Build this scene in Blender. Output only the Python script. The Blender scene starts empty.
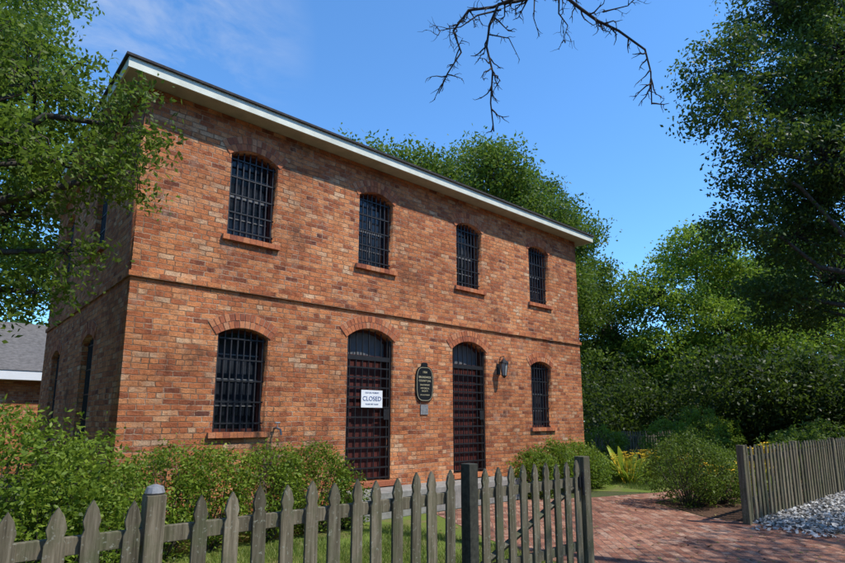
import bpy, math, numpy as np, random
from mathutils import Vector
scene=bpy.context.scene
D=bpy.data
PI=math.pi
random.seed(12)
# ---------------------------------------------------------------- helpers
def link(o,parent=None):
    scene.collection.objects.link(o)
    if parent is not None: o.parent=parent
    return o
def empty(name):
    e=D.objects.new(name,None); e.empty_display_size=.2
    return link(e)
class MB:
    def __init__(s): s.v=[]; s.f=[]; s.r=[]
    def add(s,vs,fs,r=None):
        o=len(s.v); s.v.extend([tuple(v) for v in vs])
        if r is None: r=random.random()
        for f in fs:
            s.f.append(tuple(i+o for i in f)); s.r.append(r)
    def box(s,x0,x1,y0,y1,z0,z1,r=None):
        vs=[(x0,y0,z0),(x1,y0,z0),(x1,y1,z0),(x0,y1,z0),(x0,y0,z1),(x1,y0,z1),(x1,y1,z1),(x0,y1,z1)]
        s.add(vs,[(0,3,2,1),(4,5,6,7),(0,1,5,4),(1,2,6,5),(2,3,7,6),(3,0,4,7)],r)
    def tube(s,pts,rad,k=6,r=None,cap=True):
        pts=[Vector(p) for p in pts]; n=len(pts); vs=[]; fs=[]
        ref=Vector((0.31,0.17,0.93))
        for i,p in enumerate(pts):
            t=(pts[min(i+1,n-1)]-pts[max(i-1,0)])
            if t.length<1e-6: t=Vector((0,0,1))
            t.normalize()
            a=t.cross(ref)
            if a.length<.05: a=t.cross(Vector((1,0,0)))
            a.normalize(); b=t.cross(a)
            rr=rad[i] if hasattr(rad,'__len__') else rad
            for j in range(k):
                an=2*PI*j/k
                vs.append(p+a*(rr*math.cos(an))+b*(rr*math.sin(an)))
        for i in range(n-1):
            for j in range(k):
                j2=(j+1)%k
                fs.append((i*k+j,i*k+j2,(i+1)*k+j2,(i+1)*k+j))
        if cap:
            fs.append(tuple(reversed(range(k)))); fs.append(tuple((n-1)*k+j for j in range(k)))
        s.add(vs,fs,r)
    def prism_y(s,poly,y0,y1,r=None):
        n=len(poly)
        vs=[(x,y0,z) for x,z in poly]+[(x,y1,z) for x,z in poly]
        fs=[tuple(range(n)),tuple(reversed(range(n,2*n)))]
        for i in range(n):
            j=(i+1)%n; fs.append((i,i+n,j+n,j))
        s.add(vs,fs,r)
    def build(s,name,mat,parent=None,smooth=False,bevel=0):
        me=D.meshes.new(name); me.from_pydata(s.v,[],s.f); me.update()
        at=me.attributes.new('rnd','FLOAT','FACE'); at.data.foreach_set('value',np.array(s.r,dtype=np.float32))
        me.materials.append(mat)
        if smooth: me.polygons.foreach_set('use_smooth',[True]*len(me.polygons))
        o=D.objects.new(name,me); link(o,parent)
        if bevel:
            m=o.modifiers.new('b','BEVEL'); m.width=bevel; m.segments=2; m.limit_method='ANGLE'
        return o
def quads_mesh(name,V,mat,parent,rnd,k=4):
    n=len(V)//k
    me=D.meshes.new(name)
    me.vertices.add(len(V)); me.vertices.foreach_set('co',V.astype(np.float32).ravel())
    me.loops.add(n*k); me.loops.foreach_set('vertex_index',np.arange(n*k,dtype=np.int32))
    me.polygons.add(n); me.polygons.foreach_set('loop_start',np.arange(0,n*k,k,dtype=np.int32))
    me.update(calc_edges=True)
    at=me.attributes.new('rnd','FLOAT','FACE'); at.data.foreach_set('value',rnd.astype(np.float32))
    me.materials.append(mat)
    o=D.objects.new(name,me); link(o,parent); return o
def nrm(a): return a/(np.linalg.norm(a,axis=1,keepdims=True)+1e-9)
def leaves(name,C,L,W,mat,parent,rng,up=0.6,rnd=None):
    n=len(C)
    N=nrm(rng.normal(size=(n,3))+np.array([0,0,up]))
    T=nrm(np.cross(N,rng.normal(size=(n,3))))
    S=np.cross(N,T)
    l=L*rng.uniform(.65,1.25,(n,1)); w=W*rng.uniform(.7,1.2,(n,1))
    V=np.stack([C-T*l/2,C+S*w/2-T*l*.08,C+T*l/2-N*l*.12,C-S*w/2-T*l*.08],axis=1).reshape(-1,3)
    if rnd is None: rnd=rng.random(n)
    return quads_mesh(name,V,mat,parent,rnd)
# ---------------------------------------------------------------- materials
class NT:
    def __init__(s,name):
        s.m=D.materials.new(name); s.m.use_nodes=True; s.t=s.m.node_tree; s.n=s.t.nodes
        s.b=s.n['Principled BSDF']; s.out=s.n['Material Output']
    def node(s,ty,**k):
        x=s.n.new(ty)
        for a,b in k.items(): setattr(x,a,b)
        return x
    def l(s,a,b): s.t.links.new(a,b)
    def ramp(s,fac,stops):
        r=s.node('ShaderNodeValToRGB'); e=r.color_ramp.elements
        while len(e)<len(stops): e.new(.5)
        for i,(p,c) in enumerate(stops): e[i].position=p; e[i].color=(*c,1)
        s.l(fac,r.inputs[0]); return r.outputs[0]
    def noise(s,scale,detail=4,vec=None,rough=.55):
        x=s.node('ShaderNodeTexNoise'); x.inputs['Scale'].default_value=scale; x.inputs['Detail'].default_value=detail
        x.inputs['Roughness'].default_value=rough
        if vec is not None: s.l(vec,x.inputs['Vector'])
        return x.outputs['Fac']
    def pos(s): return s.node('ShaderNodeNewGeometry').outputs['Position']
    def mix(s,f,a,b,bt='MIX'):
        x=s.node('ShaderNodeMix'); x.data_type='RGBA'; x.blend_type=bt
        for sock,val in ((x.inputs[0],f),(x.inputs[6],a),(x.inputs[7],b)):
            if isinstance(val,(int,float)): sock.default_value=val
            elif isinstance(val,tuple): sock.default_value=(*val,1)
            else: s.l(val,sock)
        return x.outputs[2]
    def math(s,op,a,b=0.,clamp=False):
        x=s.node('ShaderNodeMath',operation=op); x.use_clamp=clamp
        for i,v in enumerate((a,b)):
            if isinstance(v,(int,float)): x.inputs[i].default_value=v
            else: s.l(v,x.inputs[i])
        return x.outputs[0]
    def bump(s,h,strength=.5,dist=.01):
        x=s.node('ShaderNodeBump'); x.inputs['Strength'].default_value=strength; x.inputs['Distance'].default_value=dist
        s.l(h,x.inputs['Height']); s.l(x.outputs[0],s.b.inputs['Normal'])
    def set(s,col=None,rough=.8,metal=0,spec=.3):
        if isinstance(col,tuple): s.b.inputs['Base Color'].default_value=(*col,1)
        elif col is not None: s.l(col,s.b.inputs['Base Color'])
        if isinstance(rough,(int,float)): s.b.inputs['Roughness'].default_value=rough
        else: s.l(rough,s.b.inputs['Roughness'])
        s.b.inputs['Metallic'].default_value=metal; s.b.inputs['Specular IOR Level'].default_value=spec
        return s.m
    def attr(s,name='rnd'):
        a=s.node('ShaderNodeAttribute'); a.attribute_name=name; return a.outputs['Fac']
BR=[(0,(.13,.055,.042)),(.12,(.29,.098,.052)),(.32,(.46,.155,.070)),(.6,(.57,.215,.090)),(.85,(.62,.275,.125)),(1,(.62,.40,.25))]
def brick_wall_mat(name,bw=.206,rh=.0735,mort=.0075,ramp=BR,mcol=(.52,.39,.28),flat=False,wear=1.0):
    t=NT(name); p=t.pos(); sp=t.node('ShaderNodeSeparateXYZ'); t.l(p,sp.inputs[0])
    wob=t.noise(1.3,2,p); wob2=t.math('MULTIPLY',t.math('SUBTRACT',wob,.5),.035)
    wf=t.noise(17,3,p,.6); wf2=t.math('MULTIPLY',t.math('SUBTRACT',wf,.5),.032)
    wg=t.noise(23,3,p,.6); wg2=t.math('MULTIPLY',t.math('SUBTRACT',wg,.5),.022)
    cb=t.node('ShaderNodeCombineXYZ')
    if flat:
        a=t.math('ADD',sp.outputs[0],sp.outputs[1]); b=t.math('SUBTRACT',sp.outputs[0],sp.outputs[1])
        a=t.math('MULTIPLY',a,.7071); b=t.math('MULTIPLY',b,.7071)
        t.l(t.math('ADD',a,wf2),cb.inputs[0]); t.l(t.math('ADD',b,wob2),cb.inputs[1])
    else:
        t.l(t.math('ADD',t.math('ADD',sp.outputs[0],sp.outputs[1]),wf2),cb.inputs[0])
        t.l(t.math('ADD',t.math('ADD',sp.outputs[2],wob2),wg2),cb.inputs[1])
    b=t.node('ShaderNodeTexBrick'); t.l(cb.outputs[0],b.inputs['Vector'])
    b.inputs['Scale'].default_value=1; b.inputs['Brick Width'].default_value=bw; b.inputs['Row Height'].default_value=rh
    b.inputs['Mortar Size'].default_value=mort; b.inputs['Mortar Smooth'].default_value=.5
    b.inputs['Color1'].default_value=(0,0,0,1); b.inputs['Color2'].default_value=(1,1,1,1); b.inputs['Mortar'].default_value=(.5,.5,.5,1)
    b.offset=.5; b.squash=.52; b.squash_frequency=6
    fine=t.noise(70,5,p,.75); med=t.noise(3.2,5,p,.65); big=t.noise(.7,3,p); m2=t.noise(9,5,p,.75)
    tone=t.math('ADD',t.math('MULTIPLY',b.outputs['Color'],.8),t.math('MULTIPLY',t.math('SUBTRACT',med,.36),1.0),True)
    col=t.ramp(tone,ramp)
    col=t.mix(.9,col,t.ramp(fine,[(.3,(.5,.47,.45)),(.5,(1,1,1)),(.72,(1.4,1.32,1.2))]),'MULTIPLY')
    mc=t.mix(t.ramp(med,[(.40,(0,0,0)),(.60,(1,1,1))]),mcol,tuple(c*.30 for c in mcol))
    mf=t.math('MULTIPLY',b.outputs['Fac'],t.ramp(m2,[(.35,(.35,.35,.35)),(.6,(1,1,1))]))
    col=t.mix(mf,col,mc)
    col=t.mix(.9,col,t.ramp(m2,[(.32,(.60,.56,.55)),(.5,(1,1,1)),(.70,(1.25,1.2,1.1))]),'MULTIPLY')
    col=t.mix(.85,col,t.ramp(big,[(.3,(.72,.66,.64)),(.65,(1.14,1.14,1.12))]),'MULTIPLY')
    # smeared lime mortar and repointed patches
    st=t.noise(2.1,9,p,.78); col=t.mix(t.ramp(st,[(.55,(0,0,0)),(.68,(.5*wear,)*3)]),col,mcol)
    st=t.noise(1.37,9,p,.78)
    col=t.mix(t.ramp(st,[(.32,(.75*wear,)*3),(.45,(0,0,0))]),col,(.12,.062,.042))
    # small chips
    ch=t.noise(34,3,p,.6); col=t.mix(t.ramp(ch,[(.66,(0,0,0)),(.72,(.7*wear,)*3)]),col,(.16,.07,.045))
    h=t.math('ADD',t.math('MULTIPLY',b.outputs['Fac'],-1.0),t.math('ADD',t.math('MULTIPLY',fine,.8),t.math('MULTIPLY',ch,.8)))
    t.bump(h,1.0,.014)
    return t.set(col,.92,0,.15)
M_brick=brick_wall_mat('old_brick')
M_pave=brick_wall_mat('brick_paving',bw=.2,rh=.1,mort=.006,ramp=[(0,(.13,.075,.06)),(.35,(.28,.125,.085)),(.7,(.38,.19,.125)),(1,(.42,.28,.21))],mcol=(.30,.255,.21),flat=True,wear=.7)
def simple(name,c,rough=.6,metal=0,spec=.3,ns=20,var=.25,bump=0,bd=.003):
    t=NT(name); n=t.noise(ns,5,t.pos(),.65)
    col=t.ramp(n,[(.3,tuple(x*(1-var) for x in c)),(.7,tuple(min(1,x*(1+var)) for x in c))])
    if bump: t.bump(n,bump,bd)
    return t.set(col,rough,metal,spec)
def rndmat(name,stops,rough=.85,ns=40,bump=.5):
    t=NT(name); c=t.ramp(t.attr(),stops); n=t.noise(ns,5,t.pos(),.7)
    c=t.mix(.8,c,t.ramp(n,[(.3,(.6,.58,.56)),(.7,(1.25,1.2,1.2))]),'MULTIPLY'); t.bump(n,bump,.006)
    return t.set(c,rough,0,.2)
M_vous=rndmat('arch_brick',[(0,(.28,.09,.05)),(.4,(.46,.155,.072)),(.75,(.57,.205,.085)),(1,(.50,.25,.14))],bump=.9)
M_mortar=simple('mortar',(.34,.245,.175),.95,ns=30,bump=.3)
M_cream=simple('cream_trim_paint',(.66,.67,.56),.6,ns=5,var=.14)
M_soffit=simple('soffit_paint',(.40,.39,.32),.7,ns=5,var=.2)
M_shingle=simple('roof_shingle',(.05,.045,.045),.9,ns=12,var=.4,bump=.4)
M_iron=simple('black_iron',(.018,.018,.02),.5,.3,.5,ns=30,var=.3)
M_irong=simple('grey_iron',(.035,.035,.04),.5,.3,.5,ns=30,var=.4)
M_galv=simple('galvanised_metal',(.25,.25,.25),.5,.3,.5,ns=30,var=.3)
M_door=simple('maroon_door_paint',(.075,.018,.015),.55,ns=8,var=.35)
M_frame=simple('window_frame_paint',(.08,.024,.018),.6,ns=10,var=.3)
M_sash=simple('sash_paint',(.13,.135,.14),.6,ns=10,var=.2)
M_dark=simple('light_block_black',(.012,.012,.014),.9)
M_white=simple('sign_white',(.78,.79,.80),.5,ns=3,var=.04)
M_blue=simple('sign_blue_ink',(.03,.08,.25),.5,ns=3,var=.04)
M_blk=simple('plaque_black',(.012,.012,.014),.35,ns=3,var=.1)
M_gold=simple('plaque_gold',(.55,.48,.30),.5,ns=3,var=.1)
M_conc=simple('concrete',(.25,.235,.21),.9,ns=9,var=.3,bump=.4)
t=NT('window_glass'); n=t.noise(2.5,3,t.pos()); M_glass=t.set(t.ramp(n,[(.4,(.006,.008,.012)),(.65,(.03,.035,.045))]),.12,0,.35)
t=NT('lantern_glass'); M_lglass=t.set((.35,.36,.34),.15,0,.6)
t=NT('weathered_wood'); mp=t.node('ShaderNodeMapping'); mp.inputs['Scale'].default_value=(38,38,2.2); t.l(t.pos(),mp.inputs[0])
g=t.noise(1,6,mp.outputs[0],.7); a=t.attr()
c=t.ramp(g,[(.3,(.055,.048,.033)),(.52,(.155,.138,.10)),(.75,(.29,.262,.205))])
c=t.mix(.85,c,t.ramp(a,[(0,(.6,.6,.54)),(1,(1.3,1.22,1.12))]),'MULTIPLY')
n2=t.noise(5,5,t.pos(),.7); c=t.mix(t.ramp(n2,[(.48,(0,0,0)),(.70,(.65,.65,.65))]),c,(.085,.10,.045))
n3=t.noise(45,3,t.pos()); c=t.mix(t.ramp(n3,[(.62,(0,0,0)),(.70,(.6,.6,.6))]),c,(.29,.30,.24)); t.bump(g,.9,.006)
M_wood=t.set(c,.9,0,.12)
t=NT('bark'); mp=t.node('ShaderNodeMapping'); mp.inputs['Scale'].default_value=(14,14,3); t.l(t.pos(),mp.inputs[0])
g=t.noise(1,7,mp.outputs[0],.7); c=t.ramp(g,[(.3,(.03,.025,.02)),(.7,(.13,.11,.09))]); t.bump(g,1,.03); M_bark=t.set(c,.95,0,.1)
M_deadbark=simple('dead_branch_bark',(.045,.038,.032),.95,ns=20,var=.4)
def leafmat(name,stops,trans=.35,tcol=(.20,.32,.03)):
    t=NT(name); c=t.ramp(t.attr(),stops); n=t.noise(.55,2,t.pos())
    c=t.mix(.8,c,t.ramp(n,[(.3,(.6,.68,.6)),(.7,(1.3,1.2,1.05))]),'MULTIPLY')
    t.set(c,.5,0,.25)
    tr=t.node('ShaderNodeBsdfTranslucent'); tc=t.mix(.5,c,tcol); t.l(tc,tr.inputs[0])
    ms=t.node('ShaderNodeMixShader'); ms.inputs[0].default_value=trans
    t.l(t.b.outputs[0],ms.inputs[1]); t.l(tr.outputs[0],ms.inputs[2]); t.l(ms.outputs[0],t.out.inputs[0]); return t.m
M_oak=leafmat('oak_leaf',[(0,(.045,.075,.010)),(.5,(.115,.175,.022)),(1,(.20,.27,.04))],.45)
M_oakd=leafmat('dark_oak_leaf',[(0,(.025,.040,.010)),(.5,(.055,.085,.017)),(1,(.11,.15,.03))],.33)
M_bright=leafmat('bright_leaf',[(0,(.09,.14,.012)),(.5,(.18,.27,.028)),(1,(.28,.37,.05))],.45,(.28,.40,.03))
M_mid=leafmat('mid_leaf',[(0,(.045,.075,.012)),(.5,(.10,.155,.022)),(1,(.18,.24,.035))],.38)
M_shrub=leafmat('azalea_leaf',[(0,(.06,.10,.012)),(.5,(.155,.235,.026)),(.9,(.26,.35,.045)),(1,(.33,.40,.07))],.42,(.28,.40,.03))
M_yel=leafmat('chartreuse_leaf',[(0,(.22,.30,.05)),(1,(.42,.48,.07))],.3,(.4,.5,.05))
M_grass=leafmat('grass_blade',[(0,(.07,.12,.02)),(.6,(.17,.23,.04)),(1,(.32,.31,.10))],.3)
M_flower=simple('yellow_petals',(.75,.50,.03),.6,ns=3,var=.1)
# ---------------------------------------------------------------- camera
cam=D.cameras.new('camera'); co=D.objects.new('camera',cam); link(co)
co.location=(0,0,1.5); co.rotation_euler=(math.radians(90+9.95),0,math.radians(-41.6))
cam.sensor_width=36; cam.lens=23.69; cam.shift_y=.048; cam.clip_end=3000; cam.clip_start=.05
scene.camera=co
# ---------------------------------------------------------------- light
EL,AZ=56,153
az=math.radians(AZ); el=math.radians(EL)
sd=Vector((math.sin(az)*math.cos(el),math.cos(az)*math.cos(el),math.sin(el)))
sl=D.lights.new('sun','SUN'); sl.energy=5.0; sl.angle=math.radians(.53); sl.color=(1,.95,.86)
so=D.objects.new('sun',sl); link(so); so.rotation_euler=sd.to_track_quat('Z','Y').to_euler(); so.location=(5,-20,30)
w=D.worlds.new('World'); scene.world=w; w.use_nodes=True; wt=w.node_tree
sky=wt.nodes.new('ShaderNodeTexSky'); sky.sky_type='NISHITA'; sky.sun_disc=False; sky.sun_elevation=el; sky.sun_rotation=az
sky.air_density=1.0; sky.dust_density=.1; sky.ozone_density=2.5; sky.altitude=1200
bg=wt.nodes['Background']; bg.inputs[1].default_value=.14
tc=wt.nodes.new('ShaderNodeTexCoord'); mp=wt.nodes.new('ShaderNodeMapping'); mp.inputs['Scale'].default_value=(1.6,5,5); mp.inputs['Rotation'].default_value=(.3,.5,.9)
nz=wt.nodes.new('ShaderNodeTexNoise'); nz.inputs['Scale'].default_value=1.8; nz.inputs['Detail'].default_value=9; nz.inputs['Roughness'].default_value=.62; nz.inputs['Distortion'].default_value=.6
rp=wt.nodes.new('ShaderNodeValToRGB'); rp.color_ramp.elements[0].position=.42; rp.color_ramp.elements[1].position=.80; rp.color_ramp.elements[1].color=(.75,.75,.75,1)
dt=wt.nodes.new('ShaderNodeVectorMath'); dt.operation='DOT_PRODUCT'; dt.inputs[1].default_value=Vector((.15,.81,.54)).normalized()
r2=wt.nodes.new('ShaderNodeValToRGB'); r2.color_ramp.elements[0].position=.962; r2.color_ramp.elements[1].position=.998
mu=wt.nodes.new('ShaderNodeMath'); mu.operation='MULTIPLY'
mx=wt.nodes.new('ShaderNodeMix'); mx.data_type='RGBA'; mx.inputs[7].default_value=(5.5,5.9,6.5,1)
L=wt.links.new
L(tc.outputs['Generated'],mp.inputs[0]); L(mp.outputs[0],nz.inputs['Vector']); L(nz.outputs['Fac'],rp.inputs[0])
L(tc.outputs['Generated'],dt.inputs[0]); L(dt.outputs['Value'],r2.inputs[0]); L(rp.outputs[0],mu.inputs[0]); L(r2.outputs[0],mu.inputs[1])
L(mu.outputs[0],mx.inputs[0])
tn=wt.nodes.new('ShaderNodeMix'); tn.data_type='RGBA'; tn.blend_type='MULTIPLY'; tn.inputs[0].default_value=1; tn.inputs[7].default_value=(1.15,1.8,2.2,1)
L(sky.outputs[0],tn.inputs[6]); L(tn.outputs[2],mx.inputs[6]); L(mx.outputs[2],bg.inputs[0])
scene.view_settings.view_transform='Standard'; scene.view_settings.look='None'; scene.view_settings.exposure=0
# ---------------------------------------------------------------- ground
def sheet(name,poly,z,mat,parent=None):
    me=D.meshes.new(name); me.from_pydata([(x,y,z) for x,y in poly],[],[tuple(range(len(poly)))]); me.materials.append(mat)
    return link(D.objects.new(name,me),parent)
t=NT('ground_soil'); p=t.pos(); n=t.noise(.8,6,p,.65); n2=t.noise(25,4,p,.7)
c=t.ramp(n,[(.35,(.10,.075,.05)),(.5,(.075,.09,.035)),(.7,(.10,.12,.05))]); c=t.mix(.7,c,t.ramp(n2,[(.3,(.6,.6,.6)),(.7,(1.3,1.25,1.2))]),'MULTIPLY'); t.bump(n2,.6,.03)
M_ground=t.set(c,.95,0,.1)
t=NT('lawn'); p=t.pos(); n=t.noise(1.6,6,p,.65); n2=t.noise(60,3,p,.7)
c=t.ramp(n,[(.35,(.21,.17,.08)),(.5,(.14,.18,.035)),(.7,(.16,.22,.045))]); c=t.mix(.7,c,t.ramp(n2,[(.3,(.55,.6,.5)),(.7,(1.3,1.25,1.2))]),'MULTIPLY'); t.bump(n2,.8,.02)
M_lawn=t.set(c,.95,0,.1)
t=NT('mulch'); p=t.pos(); n2=t.noise(35,5,p,.75); c=t.ramp(n2,[(.35,(.05,.03,.02)),(.65,(.19,.11,.07))]); t.bump(n2,1,.03); M_mulch=t.set(c,.95,0,.1)
t=NT('asphalt'); p=t.pos(); n2=t.noise(90,4,p,.7); n3=t.noise(1.2,4,p); c=t.ramp(n2,[(.35,(.05,.048,.045)),(.65,(.11,.105,.10))]); c=t.mix(.6,c,t.ramp(n3,[(.3,(.75,.75,.75)),(.7,(1.2,1.2,1.2))]),'MULTIPLY'); t.bump(n2,.5,.01); M_asph=t.set(c,.92,0,.15)
sheet('ground',[(-400,-400),(400,-400),(400,400),(-400,400)],0,M_ground)
sheet('lawn',[(-6,3.0),(5.2,3.0),(5.4,4.6),(6.4,6.7),(6.4,7.6),(-6,7.6)],.004,M_lawn)
sheet('lawn',[(11.6,5.75),(17.5,5.9),(17.5,9.4),(12.4,9.4),(10.6,7.2)],.004,M_lawn)
sheet('road',[(-60,-9),(60,-9),(60,-1.5),(-60,-1.5)],.004,M_asph)
sheet('brick_sidewalk',[(-60,-1.4),(60,-1.4),(60,2.35),(-60,2.35)],.009,M_pave)
sheet('brick_path',[(4.95,2.35),(9.2,2.35),(9.3,3.9),(10.2,5.1),(12.2,5.2),(17,5.1),(17,5.85),(11.7,5.7),(10.0,6.2),(8.6,6.95),(6.4,6.95),(5.4,4.6)],.009,M_pave)
m=MB(); m.box(-60,60,-1.5,-1.4,0,.13); m.build('kerb',M_conc)
sheet('mulch_bed',[(9.25,3.2),(17,3.2),(17,5.1),(12.2,5.15),(10.25,5.05),(9.35,3.85)],.006,M_mulch)
# ---------------------------------------------------------------- brick house (old jail)
house=empty('brick_jail_building')
X0,X1,Y0,Y1,ZT=1.78,11.93,7.6,14.0,5.95
def arc(x0,x1,zs,zp,n=14):
    c=x1-x0; h=zp-zs; R=(c*c/4+h*h)/(2*h); xc=(x0+x1)/2; zc=zp-R
    a=math.asin(c/2/R)
    return [(xc+R*math.sin(a-2*a*i/n),zc+R*math.cos(a-2*a*i/n)) for i in range(n+1)],(xc,zc,R,a)
def wall_curve(u0,u1,z0,z1,openings,thick):
    cu=D.curves.new('w','CURVE'); cu.dimensions='2D'; cu.fill_mode='BOTH'; cu.extrude=thick/2
    def spl(pts):
        s=cu.splines.new('POLY'); s.points.add(len(pts)-1)
        for i,(x,y) in enumerate(pts): s.points[i].co=(x,y,0,1)
        s.use_cyclic_u=True
    spl([(u0,z0),(u1,z0),(u1,z1),(u0,z1)])
    for (a,b,zb,zs,zp) in openings:
        pts,_=arc(a,b,zs,zp); spl([(a,zb),(b,zb)]+pts)
    o=D.objects.new('w',cu); scene.collection.objects.link(o)
    dg=bpy.context.evaluated_depsgraph_get(); me=D.meshes.new_from_object(o.evaluated_get(dg)); 
    D.objects.remove(o); return me
def place_wall(me,name,fn,mat):
    for v in me.vertices: v.co=Vector(fn(*v.co))
    me.materials.clear(); me.materials.append(mat); me.update()
    import bmesh
    bm=bmesh.new(); bm.from_mesh(me); bmesh.ops.remove_doubles(bm,verts=bm.verts,dist=1e-4); bmesh.ops.recalc_face_normals(bm,faces=bm.faces); bm.to_mesh(me); bm.free()
    return link(D.objects.new(name,me),house)
UW=[(2.98,3.73),(5.28,6.03),(7.66,8.41),(10.0,10.75)]
UWo=[(a,b,4.12,5.38,5.50) for a,b in UW]
LWo=[(2.95,3.70,1.33,2.68,2.79),(9.95,10.70,1.33,2.68,2.79)]
DRo=[(5.10,6.06,.50,2.86,3.03),(7.52,8.48,.50,2.86,3.03)]
th=.36
me=wall_curve(X0,X1,0,ZT,UWo+LWo+DRo,th); place_wall(me,'front_wall',lambda x,y,z:(x,Y0+th/2+z,y),M_brick)
SW=[(9.35,10.15,4.12,5.38,5.50),(12.1,12.9,4.12,5.38,5.50),(9.35,10.15,1.0,2.68,2.79),(12.1,12.9,1.0,2.68,2.79)]
me=wall_curve(Y0+th,Y1,0,ZT,SW,th); place_wall(me,'side_wall',lambda x,y,z:(X0+th/2+z,x,y),M_brick)
m=MB(); m.box(X1-th,X1,Y0+th,Y1,0,ZT); m.box(X0+th,X1-th,Y1-th,Y1,0,ZT); m.build('back_walls',M_brick,house)
m=MB(); m.box(X0-.03,X1+.03,Y0-.035,Y0,3.305,3.375); m.box(X0-.028,X0,Y0,Y1,3.305,3.375); m.box(X1,X1+.028,Y0,Y1,3.305,3.375); m.build('string_course',M_brick,house)
m=MB(); m.box(X0+th+.01,X1-th-.01,Y0+th+.35,Y0+th+.4,0.1,ZT-.1); m.box(X0+th+.35,X0+th+.4,Y0+th+.5,Y1-th,0.1,ZT-.1); m.box(X0+.1,X1-.1,Y0+.1,Y1-.1,ZT-.06,ZT-.01); m.build('light_block_panels',M_dark,house)  # near-black panels added behind the walls and ceiling to block light inside
rb=random.Random(3)
acc={k:MB() for k in ('vous','mort','sill','frame','sash','glass','bars','gbars','door','trans')}
def bx(acc_,T,u0,u1,d0,d1,z0,z1):
    a=T(u0,d0,z0); b=T(u1,d1,z1)
    acc_.box(min(a[0],b[0]),max(a[0],b[0]),min(a[1],b[1]),max(a[1],b[1]),z0,z1)
def prismT(acc_,T,poly,d0,d1,r=None):
    n=len(poly); vs=[T(u,d0,z) for u,z in poly]+[T(u,d1,z) for u,z in poly]
    fs=[tuple(range(n)),tuple(reversed(range(n,2*n)))]+[(i,i+n,(i+1)%n+n,(i+1)%n) for i in range(n)]
    acc_.add(vs,fs,r)
def opening(T,o,door=False):
    a,b,zb,zs,zp=o
    pts,(xc,zc,R,an)=arc(a,b,zs,zp)
    r_in=R+.002
    ext=.10/R*0.6
    A=an+ext*.6
    mp_=[(xc+(r_in)*math.sin(-A+2*A*i/20),zc+(r_in)*math.cos(-A+2*A*i/20)) for i in range(21)]
    mo=[(xc+(R+.215)*math.sin(A-2*A*i/20),zc+(R+.215)*math.cos(A-2*A*i/20)) for i in range(21)]
    prismT(acc['mort'],T,mp_+mo,-.003,.0)
    for (ra,rb_) in ((R+.004,R+.104),(R+.112,R+.212)):
        n=max(6,int(2*A*ra/.07)); st=2*A/n
        for i in range(n):
            j1=rb.uniform(.003,.006)/ra; j2=rb.uniform(-.004,.003)
            t0=-A+st*i+j1; t1=-A+st*(i+1)-j1
            q=[(xc+ra*math.sin(t0),zc+ra*math.cos(t0)),(xc+ra*math.sin(t1),zc+ra*math.cos(t1)),(xc+(rb_+j2)*math.sin(t1),zc+(rb_+j2)*math.cos(t1)),(xc+(rb_+j2)*math.sin(t0),zc+(rb_+j2)*math.cos(t0))]
            prismT(acc['vous'],T,q,-.008-rb.random()*.006,-.0032)
    def top(u): return zc+math.sqrt(max(0,R*R-(u-xc)**2))
    if not door:
        u=a-.07
        while u<b+.07:
            u2=min(u+.1,b+.075)
            bx(acc['sill'],T,u+.003,u2-.003,-.055,.10,zb-.075,zb-.002+rb.random()*.004); u=u2
        bx(acc['mort'],T,a-.068,b+.068,-.05,.09,zb-.073,zb-.006)
    fw=.045; d0,d1=.19,.24
    bx(acc['frame'],T,a,a+fw,d0,d1,zb,zs); bx(acc['frame'],T,b-fw,b,d0,d1,zb,zs)
    p2=[(u,z) for u,z in pts]; p3=[(xc+(u-xc)*(1-2*fw/(b-a)),z-fw) for u,z in reversed(pts)]
    prismT(acc['frame'],T,p2+p3,d0,d1)
    if not door:
        bx(acc['frame'],T,a+fw,b-fw,d0,d1,zb,zb+fw)
        prismT(acc['glass'],T,[(a+.02,zb+.02),(b-.02,zb+.02)]+[(xc+(u-xc)*.97,z-.02) for u,z in pts],.225,.232)
        zm=(zb+zp)/2
        bx(acc['sash'],T,a+fw,b-fw,.21,.224,zm-.02,zm+.02)
        u=(a+b)/2; bx(acc['sash'],T,u-.01,u+.01,.213,.2245,zb+fw,top(u)-fw)
        for z in (zb+(zm-zb)*.5,zm+(zp-zm)*.5): bx(acc['sash'],T,a+fw,b-fw,.214,.2235,z-.009,z+.009)
        nb=8
        for k in range(nb):
            u=a+.04+(b-a-.08)*k/(nb-1)
            acc['gbars'].tube([T(u,.09,zb),T(u,.09,top(u)-.005)],.0125,6)
        nh=5
        for k in range(nh):
            z=zb+.12+(zs-zb-.16)*k/(nh-1)
            bx(acc['bars'],T,a+.004,b-.004,.074,.106,z-.010,z+.010)
    else:
        zt=2.52
        bx(acc['door'],T,a+fw,b-fw,.20,.245,zb+.03,zt)
        bx(acc['frame'],T,a+fw,b-fw,.17,.235,zt,zt+.07)
        prismT(acc['trans'],T,[(a+.02,zt+.07),(b-.02,zt+.07)]+[(xc+(u-xc)*.97,z-.02) for u,z in pts],.225,.232)
        bx(acc['bars'],T,a+.006,a+.05,.05,.085,zb+.02,zs); bx(acc['bars'],T,b-.05,b-.006,.05,.085,zb+.02,zs)
        nb=7
        for k in range(nb):
            u=a+.09+(b-a-.18)*k/(nb-1)
            acc['bars'].tube([T(u,.068,zb+.02),T(u,.068,top(u)-.01)],.012,6)
        z=zb+.05; 
        while z<zt+.05:
            bx(acc['bars'],T,a+.05,b-.05,.0555,.08,z-.012,z+.012); z+=.165
        bx(acc['bars'],T,a+.05,b-.05,.053,.083,zt-.03,zt+.045)
        bx(acc['bars'],T,b-.16,b-.05,.045,.053,1.5,1.68)
        bx(acc['sill'],T,a-.05,b+.05,-.08,.2,zb-.08,zb-.001)
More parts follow.
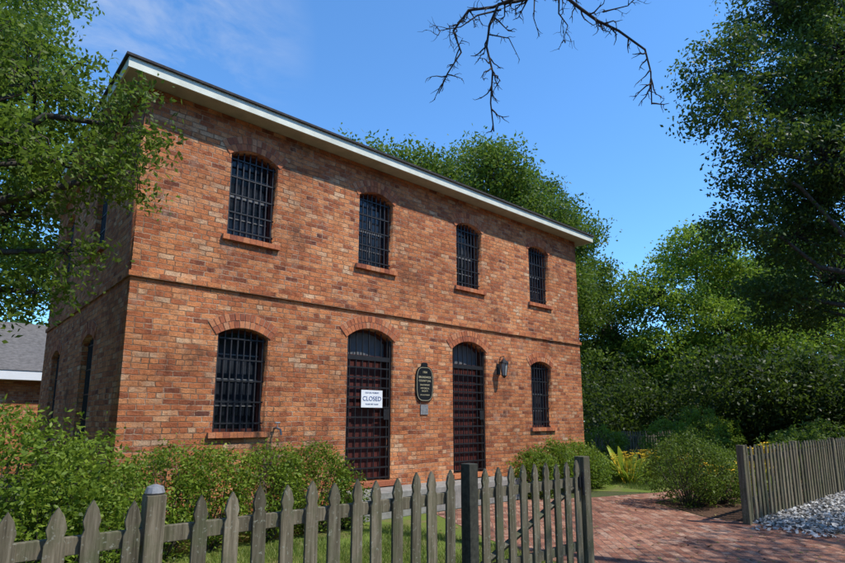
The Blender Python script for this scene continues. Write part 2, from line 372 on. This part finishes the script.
TF=lambda u,d,z:(u,Y0+d,z)
TS=lambda u,d,z:(X0+d,u,z)
for o in UWo+LWo: opening(TF,o)
for o in DRo: opening(TF,o,True)
for o in SW: opening(TS,o)
for k,mt in (('vous',M_vous),('mort',M_mortar),('sill',M_vous),('frame',M_frame),('sash',M_sash),('glass',M_glass),('bars',M_iron),('gbars',M_irong),('door',M_door),('trans',M_sash)):
    acc[k].build({'vous':'arch_bricks','mort':'arch_mortar','sill':'sills','frame':'window_frames','sash':'sashes','glass':'window_glass','bars':'iron_straps','gbars':'window_bars','door':'doors','trans':'transoms'}[k],mt,house)
OH=.30
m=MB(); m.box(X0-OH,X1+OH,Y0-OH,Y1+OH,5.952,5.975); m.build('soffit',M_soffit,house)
m=MB(); f=.025
m.box(X0-OH-f,X1+OH+f,Y0-OH-f,Y0-OH-.0005,5.935,6.075); m.box(X0-OH-f,X1+OH+f,Y1+OH+.0005,Y1+OH+f,5.935,6.075)
m.box(X0-OH-f,X0-OH-.0005,Y0-OH,Y1+OH,5.935,6.075); m.box(X1+OH+.0005,X1+OH+f,Y0-OH,Y1+OH,5.935,6.075)
m.build('eaves_trim',M_cream,house)
m=MB(); e=OH+.06; ax0,ax1,ay0,ay1=X0-e,X1+e,Y0-e,Y1+e; hh=(ay1-ay0)/2; rz=6.11+hh*.36
vs=[(ax0,ay0,6.077),(ax1,ay0,6.077),(ax1,ay1,6.077),(ax0,ay1,6.077),(ax0,ay0,6.11),(ax1,ay0,6.11),(ax1,ay1,6.11),(ax0,ay1,6.11),(ax0+hh,ay0+hh,rz),(ax1-hh,ay0+hh,rz)]
m.add(vs,[(0,3,2,1),(0,1,5,4),(1,2,6,5),(2,3,7,6),(3,0,4,7),(4,5,9,8),(5,6,9),(6,7,8,9),(7,4,8)]); m.build('roof',M_shingle,house)
st=MB(); st.box(4.9,6.9,7.0,7.598,0,.40); st.box(6.9,8.75,7.0,7.598,0,.398); st.build('concrete_stoop',M_conc,house,bevel=.012)
# signs
def text(s,size,loc,mat,parent,name,ext=.001,al='CENTER'):
    c=D.curves.new(name,'FONT'); c.body=s; c.size=size; c.align_x=al; c.align_y='CENTER'; c.extrude=ext
    c.materials.append(mat); o=D.objects.new(name,c); link(o,parent); o.location=loc; o.rotation_euler=(PI/2,0,0); return o
cs=empty('closed_sign')
m=MB(); m.box(5.42,5.86,Y0+.035,Y0+.043,1.70,1.99); m.build('sign_board',M_white,cs)
text('CLOSED',.105,(5.64,Y0+.033,1.845),M_blue,cs,'closed_lettering',.0015)
text('OLD JAIL MUSEUM',.035,(5.64,Y0+.033,1.945),M_blue,cs,'heading'); text('PLEASE VISIT AGAIN',.03,(5.64,Y0+.033,1.755),M_blue,cs,'footer')
pq=empty('historic_plaque')
def plq(w,h):
    pts=[]
    for i in range(40):
        a=2*PI*i/40; c,s=math.cos(a),math.sin(a); k=2/3.4
        pts.append((w*math.copysign(abs(c)**k,c),h*math.copysign(abs(s)**k,s)))
    return pts
cx,cz=6.78,2.14
m=MB(); m.prism_y([(cx+u,cz+v) for u,v in plq(.21,.32)],Y0-.03,Y0-.004); m.prism_y([(cx+u,cz+.34+v) for u,v in plq(.07,.05)],Y0-.03,Y0-.004); m.build('plaque_board',M_blk,pq,bevel=.004)
m=MB(); po=plq(.192,.302); pi_=plq(.186,.296)
for i in range(40):
    j=(i+1)%40; m.add([(cx+po[i][0],Y0-.0315,cz+po[i][1]),(cx+po[j][0],Y0-.0315,cz+po[j][1]),(cx+pi_[j][0],Y0-.0315,cz+pi_[j][1]),(cx+pi_[i][0],Y0-.0315,cz+pi_[i][1])],[(0,1,2,3)])
m.build('plaque_border',M_gold,pq)
for s,z,sz in (('1904',.21,.055),('BRUNSWICK',.12,.052),('COUNTY JAIL',.055,.048),('SOUTHPORT',-.02,.04),('HISTORICAL',-.08,.038),('SOCIETY',-.13,.038),('OLD JAIL MUSEUM',-.20,.028)):
    text(s,sz,(cx,Y0-.031,cz+z),M_gold,pq,'lettering',.0015)
m=MB(); m.box(cx-.09,cx+.09,Y0-.018,Y0-.003,cz-.55,cz-.37); m.build('small_marker',M_galv,pq)
ln=empty('wall_lantern'); lx,lz=8.85,2.52; ly=Y0-.16
m=MB(); m.box(lx-.05,lx+.05,Y0-.02,Y0-.002,lz-.1,lz+.12)
m.tube([(lx,Y0-.01,lz+.08),(lx,Y0-.07,lz+.26),(lx,ly,lz+.27),(lx,ly,lz+.2)],.009,6)
m.tube([(lx,ly,lz+.12),(lx,ly,lz+.15),(lx,ly,lz+.2),(lx,ly,lz+.24)],[.1,.09,.03,.008],8)
m.tube([(lx,ly,lz-.18),(lx,ly,lz-.14),(lx,ly,lz-.13)],[.01,.045,.055],6)
for i in range(6):
    a=2*PI*i/6; m.tube([(lx+.05*math.cos(a),ly+.05*math.sin(a),lz-.13),(lx+.085*math.cos(a),ly+.085*math.sin(a),lz+.12)],.006,4)
m.build('lantern_frame',M_iron,ln)
m=MB(); m.tube([(lx,ly,lz-.128),(lx,ly,lz+.118)],[.045,.079],6); m.build('lantern_glass',M_lglass,ln)
sg=empty('wall_spigot'); m=MB()
m.tube([(3.86,Y0,1.38),(3.86,Y0-.10,1.38),(3.88,Y0-.15,1.36),(3.89,Y0-.16,1.28)],.016,7); m.tube([(3.86,Y0-.09,1.38),(3.86,Y0-.09,1.45)],.008,6); m.tube([(3.82,Y0-.09,1.455),(3.90,Y0-.09,1.455)],.012,6); m.build('spigot_body',M_galv,sg)
# ---------------------------------------------------------------- picket fences
def picket_poly(w,h,x):
    return [(x-w/2,0.0),(x+w/2,0.0),(x+w/2,h-.17),(x+w/2*.72,h-.14),(x+w/2*.95,h-.10),(x+w/2*.62,h-.045),(x,h),(x-w/2*.62,h-.045),(x-w/2*.95,h-.10),(x-w/2*.72,h-.14),(x-w/2,h-.17)]
def fence(name,x0,x1,y,h,seed,posts=(),sp=.172,w=.088,zb=.05):
    r=random.Random(seed); e=empty(name); m=MB(); x=x0
    while x<x1:
        if not any(abs(x-p)<.09 for p in posts):
            hh=h+r.uniform(-.018,.018); lean=r.uniform(-.014,.014)
            pl=[(a+lean*b,b if b>0 else zb+r.uniform(-.01,.02)) for a,b in picket_poly(w*r.uniform(.9,1.06),hh,x)]
            yy=y+r.uniform(-.005,.005)
            m.prism_y(pl,yy-.011,yy+.011)
        x+=sp*r.uniform(.96,1.04)
    m.build('pickets',M_wood,e,bevel=.002)
    m=MB()
    for z in (.28,h-.24): m.box(x0-.04,x1-.02,y+.017,y+.057,z,z+.085)
    for p in posts: m.box(p-.048,p+.048,y-.02,y+.078,0,h+.01); 
    m.build('rails_and_posts',M_wood,e,bevel=.004)
    return e
f1=fence('picket_fence',-6.0,3.2,3.2,1.10,1,posts=(.97,-1.5,-4))
m=MB(); m.tube([(.97,3.229,1.111),(.97,3.229,1.12),(.97,3.229,1.150),(.97,3.229,1.162)],[.045,.052,.042,.012],12); m.build('post_cap',M_galv,f1)
g1=empty('picket_gate')
r=random.Random(5); m=MB(); x=3.53
while x<4.86:
    m.prism_y([(a,b if b>0 else .06) for a,b in picket_poly(.086,1.10+r.uniform(-.012,.012),x)],3.189,3.211); x+=.166
m.build('gate_pickets',M_wood,g1,bevel=.002)
m=MB(); m.box(3.45,4.9,3.214,3.25,.86,.94); m.box(3.45,4.9,3.214,3.25,.26,.34)
m.tube([(3.5,3.23,.34),(4.86,3.23,.86)],.03,4); m.build('gate_rails',M_wood,g1)
m=MB(); m.box(3.315,3.415,3.17,3.27,0,1.15,.0); m.build('gate_post_dark',simple('dark_stained_post',(.04,.04,.03),.85,ns=25,var=.5,bump=.5),g1,bevel=.006)
m=MB(); m.box(4.93,5.04,3.16,3.27,0,1.14); m.build('gate_post_end',M_wood,g1,bevel=.006)
m=MB(); m.box(4.86,4.93,3.17,3.19,.85,.95); m.tube([(4.9,3.16,.78),(4.9,3.16,1.0)],.012,6); m.build('latch',M_iron,g1)
fence('picket_fence',9.25,26,3.15,1.12,2,posts=(9.12,11.6,14.1,16.6,19))
fence('picket_fence',15.5,36,9.6,1.12,4,posts=(17.5,20,22.5,25),sp=.18)
rng=np.random.default_rng(5)
n=9000; X=9.3+rng.random(n)**1.3*9; Y=2.05+rng.random(n)*1.15; keep=rng.random(n)<1.2-.05*(X-9); X,Y=X[keep],Y[keep]
# a few strays spilled onto the bricks
X=np.concatenate([X,9.3-np.abs(rng.normal(size=160))*.25]); Y=np.concatenate([Y,rng.uniform(2.1,3.0,160)])
t=NT('oyster_shell'); M_shell=t.set(t.ramp(t.attr(),[(0,(.20,.18,.16)),(.5,(.38,.36,.33)),(1,(.62,.61,.58))]),.7,0,.3)
leaves('oyster_shell_gravel',np.stack([X,Y,.018+rng.random(len(X))*.03],1),.07,.055,M_shell,None,rng,up=2.0)
sheet('gravel_bed',[(9.25,2.0),(26,2.0),(26,3.19),(9.25,3.19)],.013,simple('gravel_base',(.3,.28,.25),.9,ns=60,var=.5,bump=.6))
# fallen leaves on the paving
n=900; X=rng.uniform(4.5,16,n); Y=np.where(rng.random(n)<.6,rng.uniform(2.2,6,n),rng.uniform(1,3,n))
leaves('fallen_leaves',np.stack([X,Y,np.full(n,.02)],1),.06,.03,rndmat('dry_leaf',[(0,(.10,.06,.03)),(.6,(.22,.14,.06)),(1,(.25,.24,.08))]),None,rng,up=5.0)
# ---------------------------------------------------------------- vegetation
def ell(rng,n,c,r,lo=.0):
    d=nrm(rng.normal(size=(n,3))); rad=(lo**3+(1-lo**3)*rng.random((n,1)))**(1/3)
    return np.array(c)+d*rad*np.array(r)
def wig(p0,p1,n,amp,rng,sag=0):
    p0=np.array(p0,float); p1=np.array(p1,float); out=[]
    for i in range(n+1):
        t=i/n; q=p0+(p1-p0)*t; k=math.sin(PI*t)
        q=q+rng.normal(size=3)*amp*k+np.array([0,0,sag*k]); out.append(tuple(q))
    return out
def tree(name,base,fork,r0,clumps,subs,lps,subr,L,W,mat,seed,up=.5,twig=True,lr=.5):
    rng=np.random.default_rng(seed); e=empty(name); m=MB()
    b=np.array(base,float); fk=np.array(fork,float)
    tp=wig(b,fk,6,r0*.25,rng); m.tube([(b[0],b[1],b[2]-.2)]+tp,[r0*1.6,r0*1.25]+[r0*(1-.07*i) for i in range(1,7)],10)
    A=[];R=[]
    for (c,rad) in clumps:
        c=np.array(c,float); d=np.linalg.norm(c-fk)
        st=np.array(tp[rng.integers(4,7)])
        rr=min(r0*lr,.022*d+.02)
        m.tube(wig(st,c,6,d*.035,rng,sag=d*.05),[rr*(1-.13*i) for i in range(7)],6)
        vol=(rad[0]*rad[1]*rad[2])**(1/3)
        ns=max(4,int(subs*vol**2))
        S=ell(rng,ns,c,rad,.45)
        tone=rng.uniform(-.15,.15)
        if twig:
            for s in S:
                m.tube(wig(c+(s-c)*.1,s,3,.06*vol,rng,sag=.04*vol),[.018*vol+.003,.010*vol+.003,.006*vol+.002,.003],3,cap=False)
        idx=np.repeat(np.arange(ns),lps)
        off=rng.normal(size=(len(idx),3))*subr*np.array([1,1,.6])
        P=S[idx]+off; A.append(P); R.append(np.clip(rng.random(len(P))*.6+.2+tone+rng.normal(size=ns)[idx]*.12,0,1))
    m.build('trunk_and_limbs',M_bark,e,smooth=True)
    leaves('foliage',np.concatenate(A),L,W,mat,e,rng,up,np.concatenate(R)); return e
def bush(name,lobes,nleaf,L,W,mat,seed):
    rng=np.random.default_rng(seed); e=empty(name); A=[];R=[]; m=MB()
    for (c,r,n) in [(l[0],l[1],int(nleaf*l[1][0]*l[1][2])) for l in lobes]:
        ns=max(20,n//26); S=ell(rng,ns,c,r,.7)
        S=S[S[:,2]>.05]; idx=np.repeat(np.arange(len(S)),26)
        sh=rng.random(len(S))<.12
        S[sh]=np.array(c)+(S[sh]-np.array(c))*rng.uniform(1.05,1.22,(sh.sum(),1)); S[:,2]=np.maximum(S[:,2],.03)
        P=S[idx]+rng.normal(size=(len(idx),3))*.055; P[:,2]=np.abs(P[:,2]); A.append(P); R.append(np.clip(.45+rng.normal(size=len(S))[idx]*.15+rng.normal(size=len(idx))*.2,0,1))
        for s in S[::6]:
            m.tube(wig((c[0]+(s[0]-c[0])*.2,c[1]+(s[1]-c[1])*.2,0),s,3,.03,rng),[.012,.009,.006,.003],3,cap=False)
    m.build('stems',M_bark,e); leaves('foliage',np.concatenate(A),L,W,mat,e,rng,.7,np.concatenate(R)); return e
NB=20000
bush('azalea_bush',[((.45,5.5,.83),(.75,.8,.75)),((-.5,5.7,.8),(.7,.8,.75)),((1.15,5.7,.68),(.42,.6,.68)),((.8,5.1,.6),(.4,.45,.55))],NB,.05,.025,M_shrub,11)
bush('azalea_bush',[((2.1,6.7,.62),(.5,.5,.60)),((2.65,6.75,.66),(.4,.45,.56)),((1.75,6.9,.5),(.3,.4,.5))],NB,.05,.025,M_shrub,12)
bush('azalea_bush',[((3.4,6.8,.60),(.5,.45,.58)),((4.1,6.85,.60),(.55,.45,.58)),((4.6,6.8,.42),(.22,.4,.4))],NB,.05,.025,M_shrub,13)
bush('azalea_bush',[((9.1,6.95,.44),(.45,.45,.44)),((9.8,7.0,.54),(.6,.45,.50)),((10.7,7.0,.54),(.6,.45,.48)),((11.4,7.1,.4),(.4,.4,.4))],NB,.055,.028,M_shrub,14)
bush('boxwood_bush',[((10.3,4.5,.62),(.72,.7,.62)),((10.9,4.3,.5),(.5,.6,.5))],NB*.8,.05,.025,M_mid,15)
bush('garden_shrub',[((13.3,4.9,.4),(.6,.5,.4)),((14.5,4.6,.4),(.7,.6,.45)),((16,4.5,.5),(.8,.7,.5)),((18,4.8,.6),(1.1,.9,.6)),((20.5,5,.7),(1.3,1,.75))],5000,.09,.045,M_mid,16)
bush('garden_shrub',[((17.5,8.2,.7),(.9,.8,.8)),((19.4,8.0,.95),(.9,.9,.95)),((22,8.6,.8),(1.2,1,.85)),((15.8,9.3,.65),(.8,.7,.65))],5500,.09,.042,M_shrub,17)
bush('garden_shrub',[((14.4,10.2,.8),(.9,.8,.9)),((15.6,10.6,.7),(.7,.7,.8))],5000,.09,.045,M_mid,18)
bush('garden_shrub',[((12.6,6.4,.25),(.3,.3,.25)),((15.2,7.0,.35),(.5,.4,.35))],9000,.06,.03,M_bright,19)
def blades(name,c,n,L,W,mat,seed,spread=.6,flower=False):
    rng=np.random.default_rng(seed); e=empty(name); m=MB()
    for i in range(n):
        a=rng.random()*2*PI; l=L*rng.uniform(.5,1.1); sp=spread*rng.uniform(.3,1)
        r0=rng.random()*.18*L; b0=rng.random()*2*PI
        d=Vector((math.cos(a),math.sin(a),0)); s=Vector((-d.y,d.x,0)); vs=[];k=6
        for j in range(k+1):
            t=j/k; p=Vector(c)+Vector((r0*math.cos(b0),r0*math.sin(b0),0))+d*(l*sp*t)+Vector((0,0,l*(t-sp*.75*t*t))); ww=W*math.sin(PI*min(1,t*.85+.12))*.5
            vs+= [p-s*ww,p+s*ww]
        m.add(vs,[(2*j,2*j+1,2*j+3,2*j+2) for j in range(k)],rng.random())
    m.build('leaf_blades',mat,e)
    if flower:
        m=MB()
        for i in range(26):
            a=rng.random()*2*PI; r_=rng.random()*.45; q=Vector(c)+Vector((r_*math.cos(a),r_*math.sin(a),L*rng.uniform(.75,1.05)))
            m.tube([Vector(c)+Vector((r_*.3*math.cos(a),r_*.3*math.sin(a),0)),q],.005,3)
            for k in range(6):
                b=k*PI/3; u=Vector((math.cos(b),math.sin(b),.35)); s=Vector((-math.sin(b),math.cos(b),0))
                m.add([q,q+u*.035+s*.018,q+u*.075,q+u*.035-s*.018],[(0,1,2,3)])
        m.build('blossoms',M_flower,e)
blades('ginger_lily_plant',(13.3,7.4,0),60,1.15,.17,M_yel,3,spread=1.0)
blades('daylily_plant',(12.7,6.95,0),44,.70,.05,M_shrub,4,spread=.9,flower=True)
blades('daylily_plant',(14.2,7.2,0),44,.7,.05,M_bright,6,spread=.9,flower=True)
blades('daylily_plant',(15.2,6.6,0),44,.6,.05,M_bright,9,spread=.9,flower=True)
blades('daylily_plant',(12.4,4.85,0),44,.55,.04,M_bright,7,spread=.9,flower=True)
blades('daylily_plant',(11.6,3.9,0),44,.75,.04,M_shrub,8,spread=.9,flower=True)
blades('daylily_plant',(12.6,4.0,0),44,1.0,.04,M_shrub,10,spread=.8,flower=True)
rng=np.random.default_rng(9)
def grass(name,x0,x1,y0,y1,n,h):
    X=rng.uniform(x0,x1,n);Y=rng.uniform(y0,y1,n)
    clump=np.sin(X*3.1+Y*1.7)+np.sin(Y*4.3-X*2.1)+rng.normal(size=n)*.8; k=clump>-.9; X,Y=X[k],Y[k]; n=len(X)
    P=np.stack([X,Y,np.zeros(n)],1); a=rng.random(n)*2*PI; S=np.stack([np.cos(a),np.sin(a),np.zeros(n)],1)*.004
    hh=h*rng.uniform(.4,1.2,n); T=P+np.stack([rng.normal(size=n)*h*.4,rng.normal(size=n)*h*.4,hh],1)
    V=np.stack([P-S,P+S,T],1).reshape(-1,3)
    quads_mesh(name,V,M_grass,None,rng.random(n),3)
grass('grass',0.3,5.3,3.3,6.5,52000,.07)
grass('grass',11.8,17,6.0,9,30000,.09)
# trees
tree('oak_tree',(-2.6,7.6,0),(-2.4,7.7,3.2),.30,[
 ((.55,7.2,5.2),(.75,.9,.6)),((1.25,6.6,4.75),(.55,.6,.40)),((1.5,6.5,4.25),(.35,.4,.32)),((.75,6.7,4.2),(.7,.7,.45)),((.45,7.0,3.6),(.6,.7,.4)),
 ((.95,6.9,3.3),(.32,.4,.35)),((-.2,7.4,4.4),(.8,.9,.8)),((-.1,7.8,5.9),(.9,.9,.6)),((.1,8.6,7.4),(.9,1,.7)),((-.8,8.4,8.6),(1.3,1.2,.9)),
 ((-1.8,7.5,6.5),(1.1,1.1,.8)),((-2.8,8,8.4),(1.2,1.2,.8)),((.75,6.9,2.8),(.28,.35,.3)),((.25,7.1,2.7),(.4,.4,.4))],
 82,62,.13,.078,.038,M_oak,21,lr=.35)
tree('oak_tree',(-5,24,0),(-4.6,24,5),.45,[
 ((0,24,8),(2.5,2.5,1.8)),((1.5,23,11),(2.2,2.2,1.6)),((.5,24,14.5),(2.6,2.5,1.9)),((-3,25,16),(3,3,2)),((-2,22,6),(2.5,2,1.5)),((2.5,25,7),(2,2,1.3)),((1.0,22,17.2),(2.0,2,1.4)),((2.6,23,9.5),(1.4,1.5,1.2))],
 26,55,.35,.19,.10,M_bright,22)
def sc(l,k): return [((a[0]*k,a[1]*k,1.5+(a[2]-1.5)*k),(r[0]*k,r[1]*k,r[2]*k)) for a,r in l]
cl=[((12.0,3.95,7.9),(.8,.8,.6)),((12.9,3.9,9.3),(1.1,1.0,.8)),((14.2,3.1,11.2),(1.4,1.3,1.0)),((15.6,2.4,12.6),(1.8,1.6,1.0)),((13.0,3.6,7.0),(1.0,1.0,.8)),
 ((13.2,4.1,5.7),(.8,.8,.6)),((14.5,3.2,8.8),(1.4,1.3,1.1)),((15.5,3.1,6.6),(1.5,1.4,1.1)),((14.6,4.1,4.4),(.8,.8,.5)),((15.8,4.0,4.3),(1.1,1.0,.7)),((14.7,3.5,5.7),(1.0,1.0,.7)),
 ((17.0,3.3,5),(1.5,1.4,1.1)),((14.8,2.1,9.6),(1.5,1.4,1.1)),((16.3,2.6,9.4),(1.6,1.5,1.2)),((14.2,2.7,7.2),(1.2,1.1,.8)),((16,2.3,7.6),(1.5,1.4,1.1)),((15.4,2.4,11),(1.6,1.4,1))]
tree('oak_tree',(22,.8,0),(21.6,1.2,4.5),.45,sc(cl,1.25),27,82,.25,.14,.07,M_oakd,23,lr=.3)
tree('pecan_tree',(20,19,0),(20,19,6),.45,[((16.5,18,11.9),(2.3,2.1,1.3)),((19.3,17,13.4),(2.4,2.2,1.4)),((22.2,17.5,12.9),(2.5,2.3,1.6)),((24,17,10.7),(2.5,2.3,1.7)),((21.5,16,11),(2.6,2.2,1.6)),((24.5,16.5,7.5),(2.4,2.2,1.7)),((18,19,10.5),(2.8,2.4,1.7)),((22,16,8),(2.5,2.2,1.6)),((13.4,18.6,11.9),(2.1,1.9,1.4)),((15.2,18.4,12.3),(1.9,1.9,1.3)),((24.2,15.6,10.9),(1.5,1.5,1.2))],
 26,72,.38,.20,.10,M_mid,24)
tree('oak_tree',(31,13,0),(31,13,4),.4,[((29,13.5,8),(2.4,2.4,1.6)),((31,12,10.4),(2.6,2.4,1.5)),((33.5,11,8.8),(2.6,2.4,1.6)),((30.5,11,6.2),(2.5,2.3,1.5)),((33,10,5.2),(2.4,2.3,1.5)),((28.5,13,4.8),(2,2,1.4))],
 24,62,.36,.2,.11,M_bright,25)
tree('oak_tree',(38,10,0),(38,10,4),.4,[((36,11,9),(2.8,2.6,1.7)),((39,9,11.6),(3,2.6,1.7)),((41,8,8.5),(3,2.6,1.8)),((37,8.5,6),(2.8,2.4,1.6)),((41,6,5),(3,2.6,1.8)),((36,13,5),(2.6,2.4,1.6))],
 22,60,.4,.22,.12,M_bright,26)
tree('oak_tree',(27,20,0),(27,20,4),.4,[((25.5,20,7),(2.8,2.6,1.7)),((28,18,9.3),(2.8,2.6,1.7)),((30,17,6.5),(3,2.6,1.8)),((26.5,16.5,4),(2.4,2.4,1.6)),((29.5,15.5,3.6),(2.4,2.4,1.6)),((32,16,3.6),(2.4,2.4,1.8))],
 22,60,.4,.22,.12,M_mid,27)
rng=np.random.default_rng(77)
A=[];R=[]
for i in range(80):
    a=math.radians(rng.uniform(-12,110)); d=rng.uniform(44,62)
    c=np.array([d*math.cos(a),d*math.sin(a),rng.uniform(1.5,7)]); S=ell(rng,40,c,(3.4,3.4,2.6),.4); idx=np.repeat(np.arange(40),40)
    A.append(S[idx]+rng.normal(size=(len(idx),3))*.5); R.append(np.clip(rng.random(len(idx))*.6+rng.uniform(-.1,.4),0,1))
leaves('distant_trees',np.concatenate(A),.36,.2,M_mid,None,rng,.4,np.concatenate(R))
A=[];R=[]
for i in range(85):  # unseen tree ring behind the camera, put in to cut horizon skylight
    a=math.radians(rng.uniform(108,350)); d=rng.uniform(20,30)
    c=np.array([d*math.cos(a),d*math.sin(a),rng.uniform(2,9)]); S=ell(rng,36,c,(3.2,3.2,2.6),.4); idx=np.repeat(np.arange(36),26)
    A.append(S[idx]+rng.normal(size=(len(idx),3))*.5); R.append(np.clip(rng.random(len(idx))*.6+rng.uniform(-.1,.4),0,1))
leaves('distant_trees',np.concatenate(A),.62,.38,M_mid,None,rng,.4,np.concatenate(R))
A=[];R=[]
for i in range(46):
    a=math.radians(rng.uniform(-4,30)); d=rng.uniform(25,33)
    c=np.array([d*math.cos(a),d*math.sin(a),rng.uniform(.6,3.0)]); S=ell(rng,50,c,(2.0,2.0,1.4),.4); idx=np.repeat(np.arange(50),48)
    A.append(S[idx]+rng.normal(size=(len(idx),3))*.28); R.append(np.clip(rng.random(len(idx))*.5+rng.uniform(-.3,.35),0,1))
leaves('thicket',np.concatenate(A),.19,.10,M_oakd,None,rng,.4,np.concatenate(R))
# street oak behind the camera with the dead hanging branch
e=tree('street_oak_tree',(8.5,-3.4,0),(8.3,-3.0,5.2),.36,[((6.5,-3.2,8.6),(1.4,1.2,.8)),((9.2,-2.6,8.2),(1.5,1.2,.8)),((11.2,-2.6,8.4),(1.4,1.2,.8)),((9,-5.5,10.5),(2,2,1.2)),((7.8,-3.4,9.6),(1.4,1.2,.8)),((13,-3,8.6),(1.3,1.1,.7))],
 20,50,.2,.13,.065,M_oak,28)
O=Vector((5.8,3.93,6.28)); U=Vector((.748,-.664,0)); Vv=Vector((-.115,-.129,.985)); Wd=U.cross(Vv)
rr=random.Random(4); m=MB()
def P(x,y,d=0): s=.0135; return O+U*((x-550)*s)+Vv*((60-y)*s)+Wd*d
def twigs(pts,r0,depth):
    n=len(pts); m.tube(pts,[r0*(1-.7*i/(n-1)) for i in range(n)],5)
    if depth<=0: return
    tot=sum((pts[i+1]-pts[i]).length for i in range(n-1)); cnt=max(2,int(tot*(9 if depth==2 else 12)))
    for c in range(cnt):
        i=rr.randrange(n-1); q=pts[i].lerp(pts[i+1],rr.random()); d=(pts[i+1]-pts[i]).normalized()
        side=Vector((rr.gauss(0,1),rr.gauss(0,1),rr.gauss(-.35,.8))); side=(side-d*side.dot(d)).normalized()
        dr=(d*.7+side*.9).normalized(); l=(.30 if depth==2 else .12)*rr.uniform(.5,1.3); pp=[q]
        for k in range(4):
            dr=(dr+Vector((rr.gauss(0,.4),rr.gauss(0,.4),rr.gauss(-.08,.4)))).normalized(); pp.append(pp[-1]+dr*l/4)
        twigs(pp,r0*.45 if depth==2 else r0*.55,depth-1)
limb=[Vector((8.3,-3.0,5.6)),Vector((8.1,-1.2,7.6)),Vector((7.6,.8,8.8)),Vector((7.0,2.4,9.0)),P(600,-90,.1),P(570,-30)]
m.tube(limb,[.13,.11,.09,.07,.05,.04],7)
def br(l,r,depth=2): twigs([P(x+rr.uniform(-3,3),y+rr.uniform(-3,3),rr.uniform(-.12,.12)) for x,y in l],r,depth)
br([(570,-30),(560,-8),(575,8),(600,18),(622,30),(640,50),(650,72),(648,105)],.028)
br([(570,-30),(545,-10),(520,-2),(500,6),(490,22),(488,45),(494,70),(491,100),(496,130)],.028)
br([(520,-2),(495,2),(470,8),(455,30),(462,50),(445,75),(436,92)],.023)
br([(500,6),(478,14),(462,26),(440,30)],.015)
br([(560,-8),(556,12),(566,30),(560,44)],.014)
br([(600,18),(612,8),(628,6),(640,-4)],.013)
br([(488,30),(508,40),(520,58)],.011,1)
br([(535,-4),(530,20),(540,36)],.011,1)
m.build('dead_branch',M_deadbark,e,smooth=True)
# ---------------------------------------------------------------- neighbour house at left
nh=empty('neighbour_brick_house')
m=MB(); m.box(-7,3.0,19.5,26,0,2.62); m.build('walls',M_brick,nh)
m=MB(); m.box(-7.4,3.4,19.1,19.13,2.6,2.85); m.box(-7.4,3.4,19.131,19.5,2.6,2.63); m.build('fascia',M_white,nh)
m=MB(); m.add([(-7.4,19.08,2.86),(3.4,19.08,2.86),(3.4,22.75,4.7),(-7.4,22.75,4.7),(3.4,26.4,2.86),(-7.4,26.4,2.86)],[(0,1,2,3),(3,2,4,5)]); m.build('roof',simple('grey_shingles',(.13,.12,.115),.9,ns=9,var=.35,bump=.5),nh)
m=MB(); m.add([(3.0,19.5,2.62),(3.0,26,2.62),(3.0,22.75,4.55)],[(0,1,2)]); m.build('gable',M_white,nh)
print('polys',sum(len(o.data.polygons) for o in D.objects if o.type=='MESH'))
